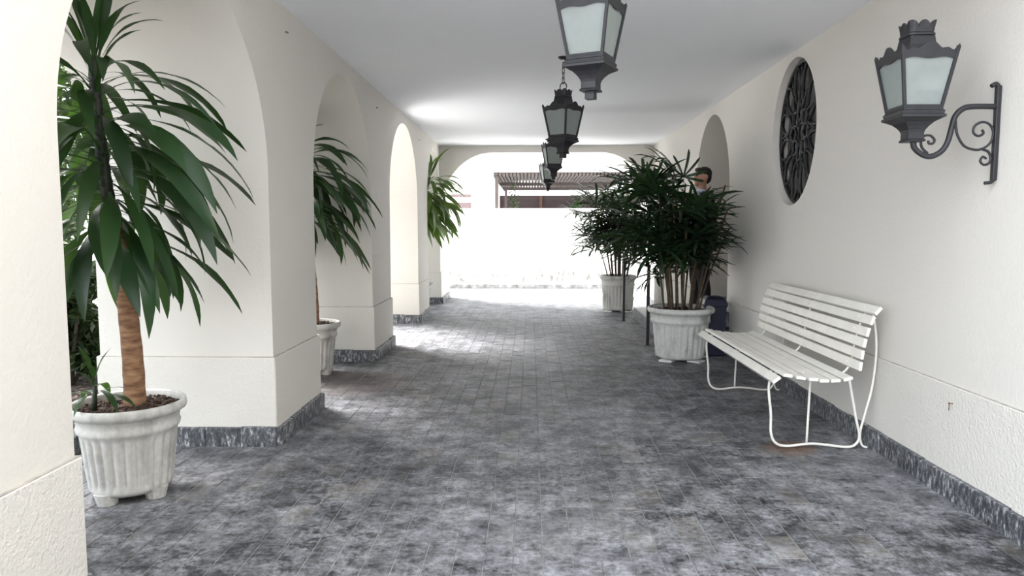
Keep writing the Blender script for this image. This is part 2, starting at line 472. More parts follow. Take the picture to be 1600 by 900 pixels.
for i, (p0, p1) in enumerate(PILL):
    e = .018
    if p0 > 2:
        skirt(bl, (XLO, p0 - e), (XL + e, p0 - e))           # face towards camera: normal -y
    skirt(bl, (XL + e, p0 - e), (XL + e, p1 + e))            # corridor face: normal +x
    if i < 4: skirt(bl, (XL + e, p1 + e), (XLO, p1 + e))
skirt(br, (XR - .016, 7.72), (XR - .016, .6))
skirt(br, (XR - .016, Y_END1), (XR - .016, 11.2))

# ------------------------------------------------------------------ oval window with iron rosette
w1 = empty('window_1', (XR, WY, WZ)); tag(w1, 'oval recessed window filled with a black iron rosette grille', kind='structure')
def ell(r, a): return (WA * r * math.cos(a), WB * r * math.sin(a))
m = MB(); xg = .075
K = 64
vs = [(xg + .06, 0, 0)] + [(xg + .06,) + ell(1.0, 2 * PI * k / K) for k in range(K)]
MB().add(vs, [(0, 1 + (k + 1) % K, 1 + k) for k in range(K)]).build('pane', 'winglass', w1)
def ring(r, t, n=64): return [(xg,) + ell(r, 2 * PI * k / n) for k in range(n + 1)]
MB().tube(ring(.965, .02), .020, 8, False).build('outer_ring', 'iron', w1)
MB().tube(ring(.40, .02), .012, 6, False).build('inner_ring', 'iron', w1)
MB().tube(ring(.13, .02), .012, 6, False).build('hub_ring', 'iron', w1)
for k in range(12):
    a = 2 * PI * (k + .5) / 12; m = MB()
    for sg in (-1, 1):
        pts = [(xg - .008,) + ell(.36 + .59 * j / 12, a + sg * .20 * math.sin(PI * j / 12) ** .8) for j in range(13)]
        m.tube(pts, .014, 6)
    m.build('petal', 'iron', w1)
for k in range(12):
    a = 2 * PI * k / 12; m = MB()
    m.tube([(xg - .012,) + ell(.40, a - .22), (xg - .016,) + ell(.62, a), (xg - .012,) + ell(.40, a + .22)], .012, 6)
    m.tube([(xg - .012,) + ell(.62, a), (xg - .006,) + ell(.95, a)], .009, 6)
    m.build('star_point', 'iron', w1)
for k in range(8):
    a = 2 * PI * k / 8; m = MB()
    for sg in (-1, 1):
        m.tube([(xg - .014,) + ell(.14 + .26 * t / 8, a + sg * .36 * math.sin(PI * t / 8)) for t in range(9)], .013, 6)
    m.build('inner_petal', 'iron', w1)

# ------------------------------------------------------------------ door niche: steps, handrail, inner door
st = empty('entrance_steps', (1.6, 8.0, 0)); tag(st, 'grey granite entrance steps rising to the arched doorway', 'steps')
MB().bbox(0, .58, 0, 3.1, 0, .16, .006).build('step', 'granite', st)
MB().bbox(.31, .58, .06, 1.95, .16, .32, .006).build('step', 'granite', st)
MB().bbox(.584, 1.24, .06, 1.69, .0, .47, .006).build('landing', 'granite', st)
MB().bbox(.545, .58, -.13, 0, 0, .47, .004).build('stringer', 'granite', st)
MB().bbox(.545, .58, -.27, -.132, 0, .31, .004).build('stringer', 'granite', st)
d1 = empty('door_1', (XRO - .06, dc, .47)); tag(d1, 'dark wooden door at the back of the arched niche', kind='structure')
dl = MB().bbox(0, .05, -.55, .55, 0, 2.0, .006).build('door_leaf', 'doorwood', d1)
for zz in (.2, 1.1):
    for yy in (-.45, .05):
        MB().bbox(-.012, 0.004, yy, yy + .40, zz, zz + .75, .008).build('panel', 'doorwood', dl)
MB().tube([(-.01, -.47, 1.0), (-.05, -.47, 1.0), (-.05, -.38, 1.0)], .009, 8).build('handle', 'iron', dl)

hr = empty('handrail', (1.39, 8.46, 0)); tag(hr, 'black iron handrail on thin posts beside the entrance steps', 'handrail')
for yy in (0, 2.2):
    MB().bbox(-.018, .018, yy - .018, yy + .018, .008, .93, .003).build('post', 'iron', hr)
    MB().bbox(-.035, .035, yy - .035, yy + .035, 0, .008, .002).build('foot_plate', 'iron', hr)
MB().bbox(-.022, .022, -.05, 2.25, .93, .955, .004).build('top_rail', 'iron', hr)

# ------------------------------------------------------------------ lanterns
def lantern_parts(root):
    MB().sqloft([(.040, 0), (.043, .006), (.036, .014), (.036, .042), (.040, .054), (.050, .070), (.066, .087), (.088, .100), (.100, .106), (.100, .116), (.093, .120), (.096, .134), (.090, .140), (.088, .150)]).build('base', 'iron2', root)
    zb, zt, hb, ht = .150, .385, .083, .121
    sl = math.atan((ht - hb) / (zt - zb)); Ls = (zt - zb) / math.cos(sl)
    for k in range(4):
        a = k * PI / 2
        rot = Matrix.Rotation(a, 4, 'Z')
        m = MB(); m.tube([rot @ Vector((hb, -hb, zb)), rot @ Vector((ht + .004, -ht - .004, zt + .03))], .0095, 4, smooth=False)
        m.build('corner_bar', 'iron2', root)
        T = rot @ Matrix.Translation((0, -hb, zb)) @ Matrix.Rotation(sl, 4, 'X')
        g = MB().prism([(-hb + .004, 0), (hb - .004, 0), (ht - .006, Ls - .01), (-ht + .006, Ls - .01)], .004, T @ Matrix.Translation((0, .006, 0)))
        fixn(g.build('pane', 'frost', root))
        MB().prism([(-hb, 0), (hb, 0), (hb + .002, .012), (-hb - .002, .012)], .012, T).build('bottom_rail', 'iron2', root)
        W_ = ht + .004
        top = []
        for j in range(25):
            u = -1 + 2 * j / 24; au = abs(u)
            zz = Ls + .012 + .040 * math.exp(-(au / .33) ** 2.4) + .026 * max(0, (au - .84) / .16) + .012 * math.exp(-((au - .60) / .12) ** 2)
            top.append((u * W_ * (1 + .02), zz))
        bot = []
        for j in range(17):
            u = 1 - 2 * j / 16
            bot.append((u * (W_ - .006), Ls - .030 + .012 * math.cos(u * PI / 2) - .006 * math.cos(u * PI * 1.5)))
        o = MB().prism(bot[::-1] + top[::-1], .007, T).build('header', 'iron2', root); fixn(o)
    MB().sqloft([(.112, .372), (.112, .380), (.092, .396), (.072, .415), (.060, .440), (.056, .470), (.054, .480)]).build('hood', 'iron2', root)
    m = MB(); K = 64
    def top(a): return .528 + .020 * abs(math.cos(a * 4)) ** .7
    rings = []
    for rr, zf in ((.055, lambda a: .478), (.061, lambda a: .482), (.061, lambda a: .490), (.056, lambda a: .496), (.058, lambda a: .515), (.064, top), (.060, top), (.053, lambda a: .510), (.050, lambda a: .480)):
        rings.append([(rr * 1.08 * math.cos(2 * PI * k / K) / max(.80, abs(math.cos(2 * PI * k / K)), abs(math.sin(2 * PI * k / K))) * .93, rr * 1.08 * math.sin(2 * PI * k / K) / max(.80, abs(math.cos(2 * PI * k / K)), abs(math.sin(2 * PI * k / K))) * .93, zf(2 * PI * k / K)) for k in range(K)])
    vs = [v for r_ in rings for v in r_]
    m.add(vs, [(i * K + j, i * K + (j + 1) % K, (i + 1) * K + (j + 1) % K, (i + 1) * K + j) for i in range(len(rings) - 1) for j in range(K)])
    m.build('crown', 'iron2', root)
    MB().lathe([(.052, .505), (.001, .512)], 24).build('cap', 'iron2', root)
def hang_parts(root, ztop):
    MB().sqloft([(.022, -.035), (.022, 0)]).build('bottom_stub', 'iron2', root)
    m = MB(); z0 = .50
    m.tube([(.035 * math.cos(a), 0, .575 + .035 * math.sin(a)) for a in [2 * PI * k / 20 for k in range(21)]], .005, 6, False)
    m.tube([(0, 0, .505), (0, 0, .548)], .008, 8)
    m.build('hanging_loop', 'iron', root)
    z = .606; i = 0; link = None
    meshes = []
    for odd in (0, 1):
        mm = MB(); pts = []
        for k in range(17):
            a = 2 * PI * k / 16; x = .011 * math.cos(a); zz = .013 * math.sin(a) + (.014 if math.sin(a) > 0 else -.014)
            pts.append((x, 0, zz) if not odd else (0, x, zz))
        mm.tube(pts, .0035, 6, False); meshes.append(mm.mesh('chain_link', 'iron'))
    while z < ztop - .05:
        obj('chain_link', meshes[i % 2], root, (0, 0, z + .02)); z += .043; i += 1
    MB().tube(catmull([(0, 0, z - .004), (.022, 0, z + .012), (.018, 0, z + .03), (0, 0, z + .036), (0, 0, ztop - .01)], 5), .005, 6).build('hook', 'iron', root)
    MB().lathe([(.001, ztop - .022), (.03, ztop - .02), (.045, ztop - .008), (.048, ztop), (.001, ztop)], 20).build('ceiling_rose', 'iron', root)
ZL = 2.035
hl = [(.282, 3.45, -25, 'largest and nearest hanging black lantern with frosted panes, cut by the top edge'),
      (.280, 6.33, -39, 'second hanging black lantern on a chain, behind the nearest one'),
      (.285, 9.20, 10, 'third hanging black lantern from the camera, overlapping the timber pergola'),
      (.285, 12.10, 14, 'smallest and farthest hanging black lantern, just before the end arch')]
proto = empty('hanging_lantern'); lantern_parts(proto); hang_parts(proto, ZC - ZL)
for i, (x, y, a, lb) in enumerate(hl):
    o = proto if i == 0 else copy_tree(proto)
    o.location = (x, y, ZL); o.rotation_euler = (0, 0, R(a))
    tag(o, lb, 'lantern', 'hanging lanterns along the ceiling')

def wall_lantern(y):
    r = empty('wall_lantern', (XR, y, 0))
    e = empty('lamp_head', (-.395, 0, 1.80)); e.parent = r
    return r, e
# arm curves measured in the plane of the wall bracket (x relative to wall, z absolute)
def wallarm(root):
    rel = lambda pts: catmull([(x - 2.20, 0, z) for x, z in pts], 6)
    arm = [(1.805, 1.81), (1.812, 1.775), (1.845, 1.745), (1.885, 1.733), (1.922, 1.745), (1.951, 1.771), (1.969, 1.811), (1.981, 1.866), (1.993, 1.915), (2.021, 1.949), (2.065, 1.964), (2.185, 1.964)]
    MB().tube(rel(arm), .0135, 8).build('arm', 'iron2', root)
    s1 = [(1.875, 1.748), (1.848, 1.775), (1.842, 1.807), (1.856, 1.828), (1.883, 1.831), (1.904, 1.812), (1.899, 1.795), (1.880, 1.794), (1.876, 1.808)]
    MB().tube(rel(s1), .006, 6).build('scroll', 'iron2', root)
    s2 = [(1.998, 1.90), (2.002, 1.865), (2.013, 1.826), (2.045, 1.781), (2.095, 1.764), (2.134, 1.771), (2.167, 1.801), (2.175, 1.845), (2.158, 1.88), (2.123, 1.893), (2.089, 1.875), (2.083, 1.845), (2.106, 1.828), (2.13, 1.84), (2.122, 1.857)]
    MB().tube(rel(s2), .006, 6).build('scroll', 'iron2', root)
    s3 = [(2.120, 1.768), (2.155, 1.756), (2.170, 1.726), (2.163, 1.701), (2.138, 1.694), (2.122, 1.712), (2.133, 1.731), (2.150, 1.722)]
    MB().tube(rel(s3), .006, 6).build('scroll', 'iron2', root)
    m = MB().bbox(-.022, -.002, -.014, .014, 1.62, 2.06, .003)
    m.tube(catmull([(-.012, 0, 2.055), (-.025, 0, 2.068), (-.045, 0, 2.058)], 4), .011, 6)
    m.tube(catmull([(-.012, 0, 1.625), (-.025, 0, 1.612), (-.052, 0, 1.608)], 4), .009, 6)
    m.build('wall_plate', 'iron2', root)
wlp = empty('wall_lantern', (XR, 3.48, 0)); wallarm(wlp)
tmp = empty('tmp'); lantern_parts(tmp)
for ch in list(tmp.children):
    ch.parent = wlp; ch.location = (-.400, 0, 1.80)
bpy.data.objects.remove(tmp)
tag(wlp, 'large black wall lantern on a scrolled bracket, above the white bench end', 'wall lantern', 'wall lanterns')
o = copy_tree(wlp); o.location = (XR, 11.75, 0)
tag(o, 'distant wall lantern whose dark crown shows above the palm leaves', 'wall lantern', 'wall lanterns')

# ------------------------------------------------------------------ bench
bn = empty('garden_bench', (1.785, 4.33, 0)); tag(bn, 'white slatted metal-framed bench against the right wall', 'bench')
BL = 1.95
sl = [(1.512, .474, 38), (1.579, .502, -8), (1.659, .487, -8), (1.735, .478, -4), (1.80, .470, 0), (1.869, .471, 4), (1.942, .482, 14)]
bk = [(2.014, .560, 84), (2.022, .630, 83), (2.034, .702, 80), (2.050, .768, 76), (2.074, .838, 68), (2.106, .897, 48)]
for i, (x, z, a) in enumerate(sl + bk):
    T = Matrix.Translation((x - 1.8, 0, z)) @ Matrix.Rotation(-R(a), 4, 'Y')
    wd = .058 if i < 7 else .056
    sb = MB().bbox(-wd / 2, wd / 2, 0, BL, -.010, .010, .003, T).build('slat', 'benchpaint', bn)
    m = MB()
    for yy in (.17, BL / 2, BL - .17):
        bm = bmesh.new(); bmesh.ops.create_cone(bm, cap_ends=True, segments=8, radius1=.006, radius2=.004, depth=.004)
        m.addbm(bm, T @ Matrix.Translation((0, yy, .012)))
    m.build('bolts', 'benchpaint', sb)
for q, yy in enumerate((.17, BL - .17)):
    rel = lambda pts, k=6: catmull([(x - 1.8, yy, z) for x, z in pts], k)
    fr = [(1.530, .452), (1.522, .40), (1.525, .34), (1.540, .217), (1.544, .10), (1.575, .034), (1.646, .014), (1.788, .030), (1.889, .024), (2.018, .010), (2.075, .026), (2.100, .082), (2.075, .192), (2.02, .455)]
    MB().tube(rel(fr), .0085, 8).build('leg_loop', 'benchpaint', bn)
    MB().tube(rel([(1.770, .035), (1.780, .462)]), .0075, 8).build('strut', 'benchpaint', bn)
    bkc = [(2.150, .009), (2.118, .025), (2.103, .10), (2.128, .222), (2.166, .397), (2.182, .60), (2.174, .744), (2.150, .855), (2.118, .893)]
    MB().tube(rel(bkc), .0075, 8).build('back_leg', 'benchpaint', bn)
for yy in (.17, BL / 2, BL - .17):
    cv = [(1.505, .452), (1.545, .478), (1.60, .482), (1.70, .466), (1.80, .454), (1.90, .460), (1.965, .480), (2.01, .52), (2.035, .60), (2.048, .70), (2.066, .77), (2.09, .835), (2.118, .885)]
    MB().tube(catmull([(x - 1.8, yy, z) for x, z in cv], 4), .007, 6).build('support_strap', 'benchpaint', bn)
MB().tube([(.17, .17, .47), (.24, BL / 2, .35), (.17, BL - .17, .47)], .006, 6).build('brace', 'benchpaint', bn)

# ------------------------------------------------------------------ pots and plants
def pot_parts(root, r, h, rb, feet=True, tiles=False):
    z0 = .040 * h / .5 if feet else .02
    prof = [(.001, z0), (rb * .9, z0), (rb, z0 + .015)]
    nb = 14
    z1, z2 = z0 + .06 * h, h * .70
    rr = lambda z: rb + (r * .88 - rb) * ((z - z0) / (h - z0)) ** .9
    for k in range(nb + 1):
        z = z1 + (z2 - z1) * k / nb; prof.append((rr(z), z))
    prof += [(rr(z2) + .012, z2 + .012), (rr(z2) + .016, z2 + .03), (rr(z2) + .010, z2 + .045), (rr(z2) + .014, h * .86), (r * .93, h * .885), (r * .985, h * .905), (r, h * .935), (r, h * .965), (r * .985, h * .99), (r * .955, h), (r * .915, h * .985), (r * .895, h * .93), (r * .88, h * .86)]
    NF = 26
    def mod(a, z):
        if z <= z1 + 1e-4 or z >= z2 - 1e-4: return 0
        t = min(1, (z - z1) / (.07 * h), (z2 - z) / (.07 * h))
        return -r * .055 * t * max(0, math.cos(a * NF)) ** .6
    pt = MB().lathe(prof, 180, mod).build('pot', 'pot', root)
    m = MB(); K = 40; rs = r * .885; zz = h * .90
    vs = [(0, 0, zz + .02)]; fs = []
    for q in range(1, 6):
        for k in range(K):
            a = 2 * PI * k / K; u = q / 5
            vs.append((rs * u * math.cos(a), rs * u * math.sin(a), zz + (.02 * (1 - u * u)) + random.uniform(-.006, .006)))
    fs += [(0, 1 + k, 1 + (k + 1) % K) for k in range(K)]
    for q in range(4):
        for k in range(K):
            b0 = 1 + q * K; fs.append((b0 + k, b0 + K + k, b0 + K + (k + 1) % K, b0 + (k + 1) % K))
    m.add(vs, fs, True)
    so = m.build('soil', 'soil', root)
    m = MB()
    for k in range(170):
        a = random.uniform(0, 2 * PI); q = rs * math.sqrt(random.random()) * .95
        T = Matrix.Translation((q * math.cos(a), q * math.sin(a), zz + .02)) @ Euler((random.uniform(-.6, .6), random.uniform(-.6, .6), random.uniform(0, 6))).to_matrix().to_4x4()
        s_ = random.uniform(.006, .018); m.box(-s_, s_, -s_ * .5, s_ * .5, -.004, .004, T)
    tag(m.build('bark_chips', 'soil', root), kind='stuff')
    if feet:
        for k in range(4):
            a = PI / 4 + k * PI / 2 + .5
            T = Matrix.Translation((rb * .80 * math.cos(a), rb * .80 * math.sin(a), 0)) @ Matrix.Rotation(a, 4, 'Z')
            bm = bmesh.new(); bmesh.ops.create_cone(bm, cap_ends=True, segments=12, radius1=rb * .24, radius2=rb * .32, depth=z0 + .02)
            mm = MB(); mm.addbm(bm, T @ Matrix.Translation((0, 0, (z0 + .02) / 2))); mm.build('foot', 'pot', pt)
    if tiles:
        for a in (.4, 2.2, 3.9, 5.3):
            T = Matrix.Translation((rb * .9 * math.cos(a), rb * .9 * math.sin(a), 0)) @ Matrix.Rotation(a + .3, 4, 'Z')
            MB().bbox(-.07, .07, -.07, .07, 0, .018, .002, T).build('spacer_tile', 'whitetile', root)
    return zz + .01

def leaf_mesh(name, L, W, e0, bend, mat, p=1.0, seg=12, tw=0, fold=.22, basew=.2, peak=.45):
    vs = []; fs = []; x = z = 0.0; ds = L / seg
    for i in range(seg + 1):
        s = i / seg; ang = e0 - bend * s ** p
        if s < .22: wd = basew * W * .5
        else:
            u = (s - .22) / .78
            wd = W * .5 * (basew + (1 - basew) * math.sin(min(1, u / (peak)) * PI / 2) ** 1.2) if u < peak else W * .5 * max(0.015, math.cos((u - peak) / (1 - peak) * PI / 2) ** .8)
        wob = .10 * wd * math.sin(s * 17 + e0 * 3)
        nx, nz = -math.sin(ang), math.cos(ang)
        t = tw * s
        f_ = fold * wd
        for sg in (-1, 0, 1):
            yy = sg * wd * math.cos(t); up = (abs(sg) * f_ + sg * wd * math.sin(t)) + (wob * sg)
            vs.append((x + nx * up, yy, z + nz * up))
        if i < seg:
            x += math.cos(ang) * ds; z += math.sin(ang) * ds
            b0 = i * 3; fs += [(b0, b0 + 1, b0 + 4, b0 + 3), (b0 + 1, b0 + 2, b0 + 5, b0 + 4)]
    return MB().add(vs, fs, True).mesh(name, mat)

BOXES = []      # solids that leaves must not pass through
for p0, p1 in PILL: BOXES.append((XLO - .03, XL + .03, p0 - .03, p1 + .03, -1, 3))
BOXES.append((XR - .02, 4, -3, 20, -1, 4)); BOXES.append((-9, 9, -9, 30, ZC - .02, 9))
BOXES.append((1.66, XR, 11.5, 12.0, 1.55, 2.45))
ACO = {}
def clips(me, mw, extra=()):
    if me.name not in ACO:
        co = np.empty(len(me.vertices) * 3); me.vertices.foreach_get('co', co); ACO[me.name] = co.reshape(-1, 3)
    A = np.array(mw); P = ACO[me.name] @ A[:3, :3].T + A[:3, 3]
    for (x0, x1, y0, y1, z0, z1) in BOXES + list(extra):
        if np.any((P[:, 0] > x0) & (P[:, 0] < x1) & (P[:, 1] > y0) & (P[:, 1] < y1) & (P[:, 2] > z0) & (P[:, 2] < z1)): return True
    if np.any(P[:, 0] < XL):          # arch soffit above
        for a0, a1 in ARCH:
            c = (a0 + a1) / 2; a = (a1 - a0) / 2
            q = (P[:, 0] < XL) & (P[:, 0] > XLO) & (P[:, 1] > a0) & (P[:, 1] < a1) & (P[:, 2] > ZTOP - 1)
            if np.any(q & (((P[:, 1] - c) / a) ** 2 + (P[:, 2] - ZTOP + 1) ** 2 > .95)): return True
    return False
def dracaena_leaves(mat):
    r = random.Random(3); D = {}
    D['up'] = [leaf_mesh('leaf', r.uniform(.50, .64), r.uniform(.050, .064), R(r.uniform(68, 84)), R(r.uniform(20, 95)), mat, 1.5, tw=r.uniform(-.4, .4)) for _ in range(6)]
    D['mid'] = [leaf_mesh('leaf', r.uniform(.66, .80), r.uniform(.056, .072), R(r.uniform(28, 48)), R(r.uniform(85, 110)), mat, .8, tw=r.uniform(-1.0, 1.0)) for _ in range(7)]
    D['low'] = [leaf_mesh('leaf', r.uniform(.74, .92), r.uniform(.070, .098), R(r.uniform(5, 28)), R(r.uniform(70, 98)), mat, .75, tw=r.uniform(-1.2, 1.2)) for _ in range(9)]
    D['hang'] = [leaf_mesh('leaf', r.uniform(.66, .84), r.uniform(.076, .106), R(r.uniform(-12, 12)), R(r.uniform(62, 88)), mat, .6, tw=r.uniform(-1.0, 1.0)) for _ in range(8)]
    return D
def dracaena(loc, rz, label, mat, sc=1.0, n=150, seed=1, sprout=True, zlo=1.32, ztop=2.22, lean=-.085):
    rn = random.Random(seed)
    root = empty('potted_dracaena', loc, 0, 1); tag(root, label, 'potted plant', 'potted dracaenas in the arches')
    zs_ = pot_parts(root, .28, .50, .195)
    axis = lambda z: Vector((lean * max(0, (z - 1.2)) ** 1.0 + .02 * math.sin(z * 3), .03 * math.sin(z * 2.2), z))
    pts = [axis(zs_ - .03 + (1.55 - zs_) * k / 16) for k in range(17)]
    MB().tube(pts, [.054 - .014 * k / 16 + .0025 * (k % 2) for k in range(17)], 14).build('trunk', 'trunk', root)
    pts = [axis(1.53 + (ztop + .03 - 1.53) * k / 22) for k in range(23)]
    MB().tube(pts, [.030 + .004 * (k % 2) - .006 * k / 22 for k in range(23)], 10).build('stem', 'stemgreen', root)
    D = DL[mat]; RT = Matrix.Translation(loc)
    for i in range(n):
        t = i / (n - 1); z = zlo + (ztop - zlo) * (t ** .9)
        kind = 'hang' if t < .30 else 'low' if t < .74 else 'mid' if t < .90 else 'up'
        for tries in range(7):
            az = rz + i * 2.39996 + rn.uniform(-.25, .25) + tries * .7
            me = rn.choice(D[kind])
            c = axis(z) + Vector((math.cos(az), math.sin(az), 0)) * .015
            s = sc * rn.uniform(.80, 1.05) * (1 if kind != 'up' else rn.uniform(.8, 1.0)) * (1 - .05 * tries)
            e = Euler((rn.uniform(-.35, .35), rn.uniform(-.2, .15), az))
            if not clips(me, RT @ Matrix.LocRotScale(c, e, Vector((s, s, s)))):
                o = obj('leaf', me, root, c); o.rotation_euler = e; o.scale = (s, s, s); break
    if sprout:
        c0 = Vector((-.12, -.10, zs_))
        MB().tube([c0 + Vector((0, 0, -.02)), c0 + Vector((.01, 0, .14))], [.014, .010], 8).build('sprout_stem', 'stemgreen', root)
        for i in range(11):
            me = rn.choice(D['mid' if i < 7 else 'up'])
            o = obj('sprout_leaf', me, root, c0 + Vector((.005, 0, .05 + .09 * i / 10)))
            o.rotation_euler = (0, 0, i * 2.4); s = rn.uniform(.30, .45); o.scale = (s, s * 1.5, s)
    return root
DL = {'dleaf': dracaena_leaves('dleaf'), 'dleaf_lit': dracaena_leaves('dleaf_lit')}
dracaena((-2.10, 3.63, 0), .4, 'tall dark dracaena in a fluted pot in the nearest arch', 'dleaf', seed=4)
dracaena((-2.10, 6.75, 0), 1.9, 'dracaena mostly hidden by a pillar, leaves showing in the second arch', 'dleaf', seed=9, sprout=False, zlo=1.45, ztop=2.16)
dracaena((-1.93, 12.1, 0), .9, 'dracaena with leaves coloured as brightly lit in the farthest arch beside the end beam', 'dleaf_lit', sc=1.08, seed=6, sprout=False, zlo=1.5, ztop=2.20, lean=.22)

# rhapis palms
def frond_mesh(k):
    r = random.Random(50 + k); m = MB(); n = r.choice((7, 8, 9, 10))
    pl = r.uniform(.20, .30)
    m.tube([(0, 0, 0), (pl * .6, 0, pl * .25), (pl, 0, pl * .30)], [.004, .003, .0025], 5)
    spread = R(r.uniform(190, 235))
    for i in range(n):
        a = -spread / 2 + spread * i / (n - 1) + r.uniform(-.05, .05)
        L = r.uniform(.33, .45) * (1 - .22 * (abs(a) / (spread / 2)) ** 2); W = r.uniform(.028, .040)
        el = R(r.uniform(5, 24)); bend = R(r.uniform(15, 50) if k % 3 else r.uniform(45, 85)); x = z = 0; seg = 6; vs = []; fs = []
        for q in range(seg + 1):
            s = q / seg; ang = el - bend * s ** 1.3
            wd = W * .5 * (.35 + .65 * math.sin(min(1, s / .45) * PI / 2)) * (1 if s < .82 else max(.22, 1 - (s - .82) / .18 * .75))
            for sg in (-1, 0, 1):
                up = abs(sg) * wd * .35
                lx, ly, lz = x - math.sin(ang) * up, sg * wd, z + math.cos(ang) * up
                vs.append((pl + lx * math.cos(a) - ly * math.sin(a), lx * math.sin(a) + ly * math.cos(a), pl * .30 + lz))
            x += math.cos(ang) * L / seg; z += math.sin(ang) * L / seg
            if q < seg:
                b0 = q * 3; fs += [(b0, b0 + 1, b0 + 4, b0 + 3), (b0 + 1, b0 + 2, b0 + 5, b0 + 4)]
        m.add(vs, fs, True)
    return m.mesh('frond', 'pleaf')
FR = [frond_mesh(k) for k in range(9)]
def rhapis(loc, label, r, h, rb, seed, ncane, rad, ztop, extra=()):
    rn = random.Random(seed)
    root = empty('potted_lady_palm', loc); tag(root, label, 'potted palm', 'potted lady palms by the entrance steps')
    zs_ = pot_parts(root, r, h, rb, feet=False, tiles=True)
    for c in range(ncane):
        a = 2 * PI * c / ncane * 1.0 + rn.uniform(-.3, .3); q = r * .55 * math.sqrt((c + .5) / ncane)
        a = c * 2.4
        top = zs_ + (ztop - .30 - zs_) * (rn.uniform(.58, .97) if c else .98)
        lean = rad * .50 * q / (r * .55) * (rn.uniform(.5, 1.2)) if c else 0
        if c == 0: q = .02
        b0 = Vector((q * math.cos(a), q * math.sin(a), zs_ - .02)); b1 = Vector(((q + lean) * math.cos(a), (q + lean) * math.sin(a), top))
        mid = (b0 + b1) / 2 + Vector((math.cos(a), math.sin(a), 0)) * (-.03)
        pts = catmull([b0, mid, b1], 5)
        MB().tube(pts, [.011 - .003 * k / 10 for k in range(11)], 7).build('cane', 'cane', root)
        nf = rn.choice((7, 8, 9)) if c else 8; RT = Matrix.Translation(loc)
        for k in range(nf):
            t = 1 - (k / nf) * .56
            p = pts[int(t * 10)]
            az = a + k * 2.3 + rn.uniform(-.5, .5)
            el = rn.uniform(.1, .75) if k < 2 else rn.uniform(-.45, .4)
            if c == 0 and k == 0: el = .6
            for tries in range(6):
                me = FR[rn.randrange(9)]; e = Euler((rn.uniform(-.35, .35), -el, az + tries * .9)); s = rn.uniform(.9, 1.2) * (1 - .07 * tries)
                if not clips(me, RT @ Matrix.LocRotScale(p, e, Vector((s, s, s))), extra):
                    o = obj('frond', me, root, p); o.rotation_euler = e; o.scale = (s, s, s); break
    return root
pn = rhapis((1.60, 7.62, 0), 'nearer lady palm in a large stained fluted pot beside the bench', .35, .56, .255, 21, 22, .80, 2.18, [(1.66, 1.90, 6.9, 8.4, 1.79, 2.07), (1.80, 2.2, 8.42, 9, 0, 2.2), (1.85, 2.15, 7.7, 8, 0, .7)])
for (x, y, z, tilt, roll, sc, k) in ((-.01, -.04, 1.73, .12, -.10, .80, 3), (-.30, -.10, 1.60, .40, -.7, .9, 5), (-.12, -.26, 1.42, .6, .35, .9, 1)):
    o = obj('frond', FR[k], pn, (x, y, z))
    o.rotation_euler = (Matrix.Rotation(roll, 3, 'Y') @ Matrix.Rotation(tilt, 3, 'X') @ Matrix(((0, -1, 0), (0, 0, -1), (1, 0, 0)))).to_euler(); o.scale = (sc, sc, sc)
rhapis((1.47, 12.05, 0), 'farther lady palm in a white fluted pot near the end arch', .31, .60, .25, 33, 20, .78, 2.16)

# ------------------------------------------------------------------ bins
nb = empty('waste_bin', (1.98, 7.92, 0)); tag(nb, 'dark navy plastic waste bin beside the palm pot and bench', 'bin')
MB().sqloft([(.001, 0), (.095, 0), (.10, .02), (.118, .52), (.118, .54), (.001, .54)], False).build('body', 'navy', nb)
MB().sqloft([(.122, .54), (.126, .55), (.126, .58), (.110, .62), (.07, .65), (.001, .655)]).build('lid', 'navy', nb)
MB().bbox(-.05, .05, -.126, -.119, .46, .50, .002).build('grip', 'navy', nb)
nb.location = (2.00, 7.86, 0)
ab = empty('ashtray_bin', (1.81, 10.10, .16)); tag(ab, 'slim white cylindrical ashtray bin with a dark top on the lower step', 'bin')
MB().lathe([(.001, 0), (.07, 0), (.07, .52), (.066, .525), (.001, .525)], 28).build('body', 'whitebin', ab)
MB().lathe([(.001, .525), (.074, .525), (.074, .545), (.06, .55), (.055, .54), (.001, .54)], 28).build('ash_tray', 'iron', ab)

# ------------------------------------------------------------------ person
def capsule_bm(bm, p0, r0, p1, r1, n=14):
    p0 = Vector(p0); p1 = Vector(p1); d = p1 - p0
    q = d.to_track_quat('Z', 'Y').to_matrix().to_4x4() if d.length > 1e-6 else Matrix.Identity(4)
    L = d.length; prof = []
    for k in range(5): t = -PI / 2 + PI / 2 * k / 4; prof.append((max(1e-4, r0 * math.cos(t)), r0 * math.sin(t)))
    for k in range(1, 5): t = PI / 2 * k / 4; prof.append((max(1e-4, r1 * math.cos(t)), L + r1 * math.sin(t)))
    prof.insert(5, (r1, L))
    T = Matrix.Translation(p0) @ q; rings = []
    for r_, z in prof: rings.append([bm.verts.new(T @ Vector((r_ * math.cos(2 * PI * j / n), r_ * math.sin(2 * PI * j / n), z))) for j in range(n)])
    for a, b_ in zip(rings[:-1], rings[1:]):
        for j in range(n): bm.faces.new((a[j], a[(j + 1) % n], b_[(j + 1) % n], b_[j]))
    bm.faces.new(list(reversed(rings[0]))); bm.faces.new(rings[-1])
def ellip_bm(bm, c, rx, ry, rz, rot=None):
    T = Matrix.Translation(c) @ (rot.to_4x4() if rot else Matrix.Identity(4)) @ Matrix.Diagonal((rx, ry, rz, 1))
    bmesh.ops.create_uvsphere(bm, u_segments=20, v_segments=14, radius=1, matrix=T)
